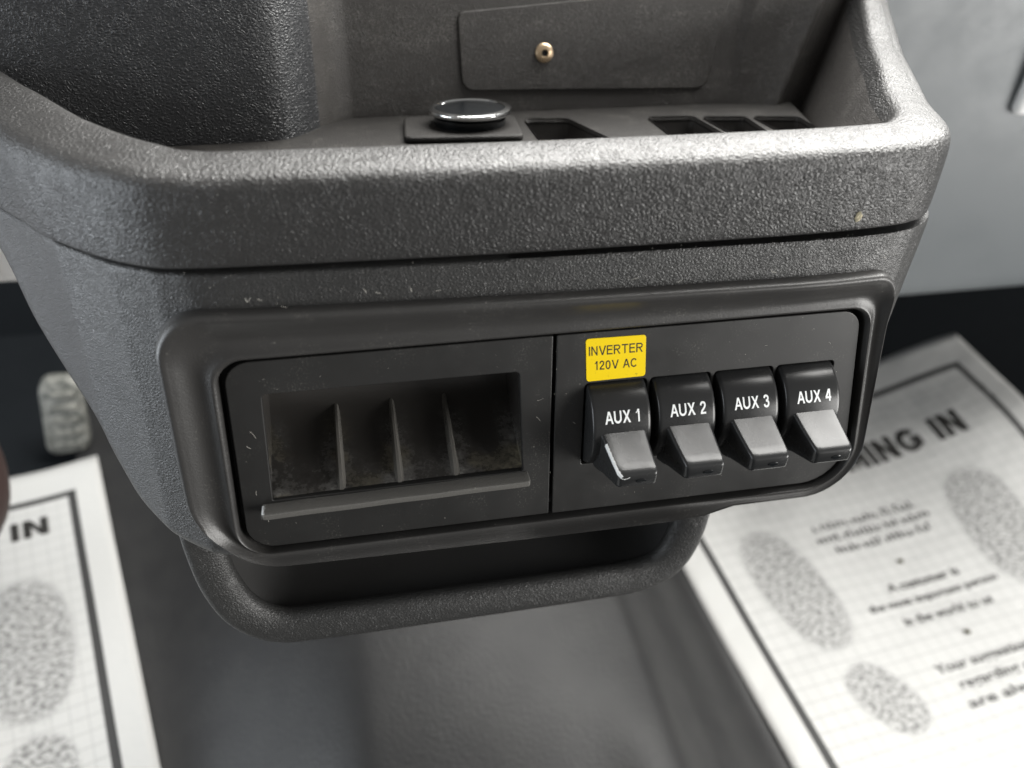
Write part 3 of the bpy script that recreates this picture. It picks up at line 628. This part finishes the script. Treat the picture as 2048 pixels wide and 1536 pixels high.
for k, x in enumerate(SWX):
    root = empty('rocker_switch', Lc(x, 0, 0), (0, 0, 0), con)
    tag(root, ('rocker switch lettered AUX 1 under the yellow sticker, its edge worn white', 'rocker switch lettered AUX 2', 'rocker switch lettered AUX 3', 'rocker switch lettered AUX 4, nearest the panel end')[k])
    root.rotation_euler = (math.radians((1.2, 0.0, -0.4, 0.0)[k]), 0, 0)
    if dm is None:
        a = mesh_obj('drum', DV, DF, M['switch'], root, True, 50); b_ = mesh_obj('lever', LV, LF, M['switch'], root, True, 50); dm, lm = a.data, b_.data
    else:
        link(bpy.data.objects.new('drum', dm), root); link(bpy.data.objects.new('lever', lm), root)
    TV, TF = caps2d('AUX %d' % (k + 1), 4.8, 0.18, 14.4 if k else 13.8, 0.13, 3)
    cx_ = 0.1
    def onr(px, py, h):
        t = (py + 9.1) / RD; r = RD + h
        return Lc(px + cx_, r * math.sin(t), -7.0 + r * math.cos(t))
    P, FF = extruded(TV, TF, onr, 0.06); mesh_obj('lettering', P, FF, M['white_ink'], root, False)
    ov = [(2.8 + 2.0 * math.cos(a), -8.2 + 0.95 * math.sin(a)) for a in np.linspace(0, 2 * math.pi, 24, endpoint=False)]
    nn = 28.12
    V = [Lc(p[0], p[1], nn + .12 + 0.10 * (p[1] + 8.2)) for p in ov] + [Lc(p[0] * .8 + .56, -8.2 + (p[1] + 8.2) * .75, nn + .2 + 0.10 * (p[1] + 8.2)) for p in ov] + [Lc(p[0], p[1], nn - 1.2) for p in ov]
    mesh_obj('indicator_lens', V, grid_faces(2, 24, False, True) + [tuple(range(24, 48))] + [(i, (i + 1) % 24, 48 + (i + 1) % 24, 48 + i) for i in range(24)], M['gloss_black'], root, True, 40)
    if k == 0:
        V = []; path = np.linspace(0.42, 1.0, 46)
        for t in path:
            n0 = 6.0 + 22.4 * t; tv = 6.0 - 10.6 * t - 0.5 * math.sin(math.pi * t); hw = 9.35 - 1.55 * t
            w_ = 0.16 + 0.20 * abs(rng.normal()) * (1 if 0.5 < t < 0.97 else 0.5)
            jx = 0.12 * rng.normal(); sh = 0.0 if t < 0.9 else 1.0 * ((t - 0.9) / 0.1) ** 2
            V += [Lc(1.7 * t - hw + 0.02 + sh, tv - 0.80 - w_ - sh * .6, n0 + .1), Lc(1.7 * t - hw + 0.20 + jx * .2 + sh, tv - 0.20 - sh * .6, n0 + .12), Lc(1.7 * t - hw + 0.62 + w_ + sh, tv + 0.06 - sh * .6, n0 + .1)]
        mesh_obj('worn_edge', V, grid_faces(len(path), 3), M['worn'], root, True)
        V = []
        for k2, px in enumerate(np.linspace(-6.9, -3.4, 14)):
            y0 = -5.7 - 0.9 * math.sin(k2 / 13 * math.pi) * (0.6 + .4 * rng.random()); V += [Lc(px + 1.7, y0, 28.38), Lc(px + 1.7, y0 - 0.22 - .2 * rng.random(), 28.3)]
        mesh_obj('worn_edge', V, grid_faces(14, 2), M['worn'], root, True)
# yellow sticker
sk = lambda x, v, n: Lc(x + (37.5 - v) * 0.06, v, n)
stx = 23.2
st = plate('warning_sticker', [rounded([(11.6, 37.6, 1.2), (34.9, 37.3, 1.2), (34.9, 19.7, 1.2), (11.6, 19.5, 1.2)], 5, 3)], -0.05, 0.22, M['yellow'], con, 0.05, sk)
tag(st, 'yellow sticker reading INVERTER 120V AC')
for (s, cv, cap, wd) in (('INVERTER', 32.3, 3.9, 21.0), ('120V AC', 26.0, 3.8, 16.8)):
    TV, TF = caps2d(s, cap, 0.15, wd, 0.17)
    P, FF = extruded(TV, TF, lambda px, py, h: sk(stx + px, cv + py - 0.008 * px, 0.22 + h), 0.04); mesh_obj('lettering', P, FF, M['black_ink'], st, False)

# ---- padded upper trim: the front band, the rolled rim and its return into the tray
path = catmull([(-262, -165), (-240, -132), (-222, -106), (-208, -86), (-200, -75.5), (-185, -54), (-173, -36.5), (-151, -13), (-134, -0.2), (-119, 4), (-95, 5.8), (-71, 7), (-35, 8.8), (-5, 9.8), (45, 10.6), (92, 10.6), (121, 8.2), (134, 4.6), (144, -3), (152.5, -17), (159.5, -36), (170, -62), (186, -100), (207, -150), (222, -190)], 9)
path[:, 1] -= 5.0; path[:, 0] += np.interp(path[:, 0], [-150, -100, 100, 150], [-1.2, 0, 0, 1.0])
tan = np.gradient(path, axis=0); tan /= np.linalg.norm(tan, axis=1)[:, None]; nrm = np.stack([-tan[:, 1], tan[:, 0]], 1)
for i in range(len(nrm)):
    if nrm[i] @ np.array([path[i][0] * 0.01, 1.0]) < 0: nrm[i] *= -1
sec = catmull([(-6, 74.6), (-1.5, 74.5), (0.7, 75.0), (1.6, 76.6), (2.4, 83), (3.1, 91), (3.5, 98), (3.3, 101), (2.2, 103.4), (-0.2, 105.2), (-4, 106.5), (-9, 107.7), (-14, 108.2), (-17, 107.7), (-19.2, 106), (-20.6, 102.5), (-21.4, 97), (-22.0, 90), (-23, 80), (-24, 62)], 4)
rise = np.interp(path[:, 0], [-262, -210, -185, -173, -155, -134, -115, 0, 135, 155, 163, 173, 188, 207, 222], [22, 10, 5.5, 4.5, 2.5, 1, 0, 0, 0, 2, 4, 9, 15, 30, 48])
SPL = next(i for i in range(len(sec)) if sec[i][0] < -20.5)
V = []; V2 = []
for i in range(len(path)):
    wl = np.interp(path[i][0], [-200, -140, -110, 140, 175], [1.25, 1.2, 1.0, 1.0, 0.82])
    for j, (o_, v) in enumerate(sec):
        oo = o_ * (wl if o_ < -3 else 1.0)
        if v < 106 and o_ < -15: oo -= 0.52 * (106 - v) * smooth(120, 165, path[i][0])
        p = path[i] + nrm[i] * oo
        k = np.clip((v - 76) / 33, 0, 1); P = Lc(p[0], v + rise[i] * k, p[1])
        if j <= SPL: V.append(P)
        if j >= SPL: V2.append(P)
trim = mesh_obj('upper_trim', V, grid_faces(len(path), SPL + 1), M['leather'], con, True, 70)
tag(trim, 'coarse leather-grained padded front band and rim of the tray')
mesh_obj('tray_inner_wall', V2, grid_faces(len(path), len(sec) - SPL), M['tray'], con, True, 70)

# ---- tray: walls, floor with compartments, access cover
wl_path = catmull([(-275, -128), (-240, -127), (-200, -126), (-150, -127), (-112, -128), (-97, -130), (-90, -135), (-85, -143), (-78, -155), (-72, -164), (-66, -168.5), (-58, -169.5), (-30, -170), (30, -170), (100, -170), (128, -169), (142, -167), (152, -163), (158, -159.5), (161, -159.5), (165, -163), (176, -170), (200, -180)], 8)
V = []; vs = np.r_[np.linspace(55, 83, 4), 84, 85.5, 88, np.linspace(92, 176, 18), 180, 184, 187, 189]
for i, p in enumerate(wl_path):
    for v in vs:
        fl_ = 4.0 * (1 - math.sqrt(max(0, 1 - min(1, max(0, (90 - v) / 8)) ** 2)))
        lean = 0.12 * max(0, v - 85) * (0.25 if p[0] < -82 else (1 if p[0] < 136 else 0.5)); top_ = 0 if v < 176 else (v - 176) ** 1.6 * .5
        sx_ = 0.34 * (v - 90) * smooth(124, 150, p[0]) - 0.1 * (v - 90) * smooth(-60, -100, p[0]) * 0
        V.append(Lc(p[0] + sx_, v, p[1] - lean - top_ + fl_ * 0))
nW = len(vs); split = next(i for i, p in enumerate(wl_path) if p[0] > -80)
mesh_obj('tray_side_wall', V[:(split + 1) * nW], grid_faces(split + 1, nW), M['leather_wall'], con, True, 60)
mesh_obj('tray_wall', V[split * nW:], grid_faces(len(wl_path) - split, nW), M['tray'], con, True, 60)
def back(x, v, n): return Lc(x, v, -170 - 0.12 * max(0, v - 85) + n)
ac = plate('access_cover', [rounded([(-9.5, 131.5, 4), (133, 141.8, 5), (121, 92.5, 6), (-8.5, 95.5, 6)], 6, 6)], -1.5, 1.2, M['tray'], con, 0.6, back)
tag(ac, 'flat access cover with a screw on the tray back wall')
def screw():
    V = []; prof = [(0.0, 1.2), (1.4, 1.2), (1.5, 2.6), (1.9, 3.1), (3.4, 2.9), (4.4, 2.4), (4.7, 1.7)]; K = 28
    for (r, h) in prof:
        for a in range(K): V.append(back(33.6 + r * math.cos(2 * math.pi * a / K), 112.2 + r * math.sin(2 * math.pi * a / K), h))
    o = mesh_obj('screw_head', V, grid_faces(len(prof), K, False, True), M['brass'], ac, True, 40)
    rec = [back(33.6 + 1.35 * math.cos(a), 112.2 + 1.35 * math.sin(a), 1.9) for a in np.linspace(0, 2 * math.pi, 6, endpoint=False)]
    c2 = [back(33.6 + 1.6 * math.cos(a), 112.2 + 1.6 * math.sin(a), 2.75) for a in np.linspace(0, 2 * math.pi, 6, endpoint=False)]
    mesh_obj('screw_recess', rec + c2, [tuple(range(6))] + [(i, (i + 1) % 6, 6 + (i + 1) % 6, 6 + i) for i in range(6)], M['black'], ac, False)
screw()
def floorf(x, n, v): return Lc(x, 84.5 + v, n)          # plan loops (x, n), height v
comp = [rounded(c, 4, 3) for c in ([(17, -100, 4), (52, -85, 4), (40, -146, 4), (19, -150, 4)], [(78, -98, 3), (103, -96, 3), (103, -140, 3), (80, -142, 3)], [(107, -96, 3), (124, -96, 3), (128, -134, 3), (107, -138, 3)], [(131, -95, 3), (150, -94, 3), (154, -128, 3), (132, -134, 3)])]
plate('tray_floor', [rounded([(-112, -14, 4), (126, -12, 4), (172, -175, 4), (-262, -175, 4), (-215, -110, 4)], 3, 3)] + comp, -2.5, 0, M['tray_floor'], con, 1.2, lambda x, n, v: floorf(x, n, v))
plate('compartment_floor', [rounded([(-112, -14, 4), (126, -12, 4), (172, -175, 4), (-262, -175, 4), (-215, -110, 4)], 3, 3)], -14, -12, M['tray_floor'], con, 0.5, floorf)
for lpv in comp:
    c = lpv.mean(0); V = []
    for (s, h) in ((1.0, 0.8), (0.97, -12.5)): V += [floorf(*(c + (p - c) * (s * 1.02)), h) for p in lpv]
    mesh_obj('compartment', V, grid_faces(2, len(lpv), False, True), M['tray'], con, True, 40)
# raised square socket mount and the cap standing on it
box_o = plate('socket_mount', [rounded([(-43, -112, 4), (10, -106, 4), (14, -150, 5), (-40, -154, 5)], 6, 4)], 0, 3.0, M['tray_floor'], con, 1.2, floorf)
cap = empty('socket_cap'); cap.location = Matrix.Rotation(-TILT, 4, 'X') @ Vector(floorf(-10.4, -133, 3.2)); cap.rotation_euler = (-TILT + 0.02, 0, 0)
tag(cap, 'round black cap with a bright silver rim in the tray', 'cap')
def lathe(name, prof, mat, parent, K=48):
    V = [(r * mm * math.cos(2 * math.pi * a / K), r * mm * math.sin(2 * math.pi * a / K), h * mm) for (r, h) in prof for a in range(K)]
    return mesh_obj(name, V, grid_faces(len(prof), K, False, True), mat, parent, True, 40)
lathe('cap_body', [(0, 0), (16.6, 0), (16.8, .4), (16.8, 3.6), (15.5, 4.4), (0, 4.4)], M['gloss_black'], cap)
lathe('rim', [(15.5, 4.2), (18.4, 4.6), (19.4, 5.4), (19.6, 6.4), (19.2, 7.2), (18.0, 7.7), (16.5, 7.7), (16.2, 7.0)], M['chrome'], cap)
lathe('cap_top', [(16.4, 7.1), (15, 7.5), (8, 8.2), (0, 8.5)], M['gloss_black'], cap)

# ---- open bin below the fascia
rim_c = catmull([(-143, -40), (-142, -58), (-139, -78), (-132, -95), (-119, -105.5), (-98, -107.5), (-40, -107.3), (25, -106.6), (52, -105), (66, -97), (73, -80), (75.5, -60), (76, -40)], 8)
tg = np.gradient(rim_c, axis=0); tg /= np.linalg.norm(tg, axis=1)[:, None]; nr = np.stack([-tg[:, 1], tg[:, 0]], 1)   # points inwards (up at the bottom)
V = []; K = 20; n0 = -25
for i, p in enumerate(rim_c):
    for a in range(K):
        t = 2 * math.pi * a / K; ca, sa = math.cos(t), math.sin(t)
        e = lambda c: math.copysign(abs(c) ** 0.75, c)
        qv = p + nr[i] * (7.6 * e(ca)); V.append(Lc(qv[0], qv[1], n0 + 4.6 * e(sa) - 2.0 * ca))
mesh_obj('bin_rim', V, grid_faces(len(rim_c), K, False, True), M['leather_fine'], con, True)
V = []; L_ = [(-24, 3.0, 0), (-40, 3.0, 2), (-62, 4.0, 6), (-78, 8.0, 12), (-84, 16.0, 20)]
for (n_, inn, up) in L_:
    for i, p in enumerate(rim_c):
        qv = p + nr[i] * inn; V.append(Lc(qv[0], qv[1] + up * smooth(-50, -105, p[1]), n_))
nn = len(rim_c); F = grid_faces(len(L_), nn) + [tuple((len(L_) - 1) * nn + i for i in range(nn))]
bs = mesh_obj('bin_shell', V, F, M['dark_plastic'], con, True, 50)
V = []
for (n_, inn, up) in ((-22, -3.0, 0), (-45, -2.0, 0), (-80, 4, 4), (-108, 18, 14)):
    for i, p in enumerate(rim_c):
        qv = p + nr[i] * inn; V.append(Lc(qv[0], qv[1] + up * smooth(-50, -105, p[1]), n_))
mesh_obj('bin_underside', V, grid_faces(4, nn), M['dark_plastic'], con, True, 50)

# ================================================================== small bits of dirt
def crumb(name, loc, r, mat, label, cat):
    bm = bmesh.new(); bmesh.ops.create_icosphere(bm, subdivisions=2, radius=r)
    for v in bm.verts: v.co *= 1 + random.uniform(-.35, .35)
    for v in bm.verts: v.co.x *= 0.55; v.co.y *= .5
    me = bpy.data.meshes.new(name); bm.to_mesh(me); bm.free(); me.materials.append(mat)
    o = link(bpy.data.objects.new(name, me)); o.location = Matrix.Rotation(-TILT, 4, 'X') @ Vector(loc); o.rotation_euler = (0, 0.3, 0.4); tag(o, label, cat)
crumb('crumb', Lc(108.0, 80.5, 7.0), 0.0019, M['crumb'], 'pale straw-coloured crumb stuck on the leather band near its right end', 'crumb')

Rt = Matrix.Rotation(-TILT, 3, 'X')
V = []; F = []
def speck(p, r):
    a = len(V); e = [(1, 0, 0), (-1, 0, 0), (0, 1, 0), (0, -1, 0), (0, 0, 1), (0, 0, -1)]
    for d_ in e:
        s = r * random.uniform(.6, 1.3); V.append(tuple(Rt @ Vector((p[0] + d_[0] * s, p[1] + d_[1] * s * .5, p[2] + d_[2] * s))))
    for f in ((0, 2, 4), (2, 1, 4), (1, 3, 4), (3, 0, 4), (2, 0, 5), (1, 2, 5), (3, 1, 5), (0, 3, 5)): F.append(tuple(a + i for i in f))
def fibre(x, v, n, L, r):
    a0 = random.uniform(0, 6.28); cv = random.uniform(-1.6, 1.6); k = 6; a = len(V); px, pv = x, v
    for i in range(k):
        for (dx, dn) in ((-r, 0), (0, r * 1.2), (r, 0)): V.append(tuple(Rt @ Vector(Lc(px + dx * -math.sin(a0), pv + dx * math.cos(a0), n + dn))))
        a0 += cv / k; px += L / k * math.cos(a0); pv += L / k * math.sin(a0)
    for i in range(k - 1):
        for j in range(2): F.append((a + i * 3 + j, a + i * 3 + j + 1, a + i * 3 + j + 4, a + i * 3 + j + 3))
occ = [(-113, -8, -27, 28)] + [(x - 14, x + 14, -20, 20) for x in SWX] + [(10, 37, 18, 39)]
for _ in range(150):
    x, v = random.uniform(-116, 120), random.uniform(-39, 39)
    if any(a < x < b_ and c < v < d_ for a, b_, c, d_ in occ): continue
    speck(Lc(x, v, 0.05), random.choice((.06, .08, .1, .16)) * mm)
for (x, v, L) in ((-112, 12, 4.0), (-114, 6, 2.2), (-113.5, -14, 2.5), (-111, -29, 2.4), (-4, 14, 3.0), (-5, 4, 3.2), (8, 2, 1.5), (112, 26, 1.8), (85, 28, 1.3), (-104, 33, 1.0)): fibre(x, v, 0.1, L, 0.05)
for _ in range(160):
    x = random.uniform(-150, 140); v = random.uniform(61, 74); speck(Lc(x, v, float(fascia_n(x, v)) + .15), random.choice((.06, .09, .13)) * mm)
for _ in range(90):
    x = random.uniform(-185, -142); v = random.uniform(0, 70); speck(Lc(x, v, float(fascia_n(x, v)) + .15), random.choice((.07, .1, .15)) * mm)
for _ in range(14):
    x = random.uniform(-120, 130); fibre(x, random.uniform(60, 66), float(fascia_n(x, 62)) + 1.2, random.uniform(1.5, 3.5), 0.07)
du = mesh_obj('dust_specks', V, F, M['dust'], None, False); tag(du, 'fine dust specks and lint on the console front', 'dust', None, 'stuff')
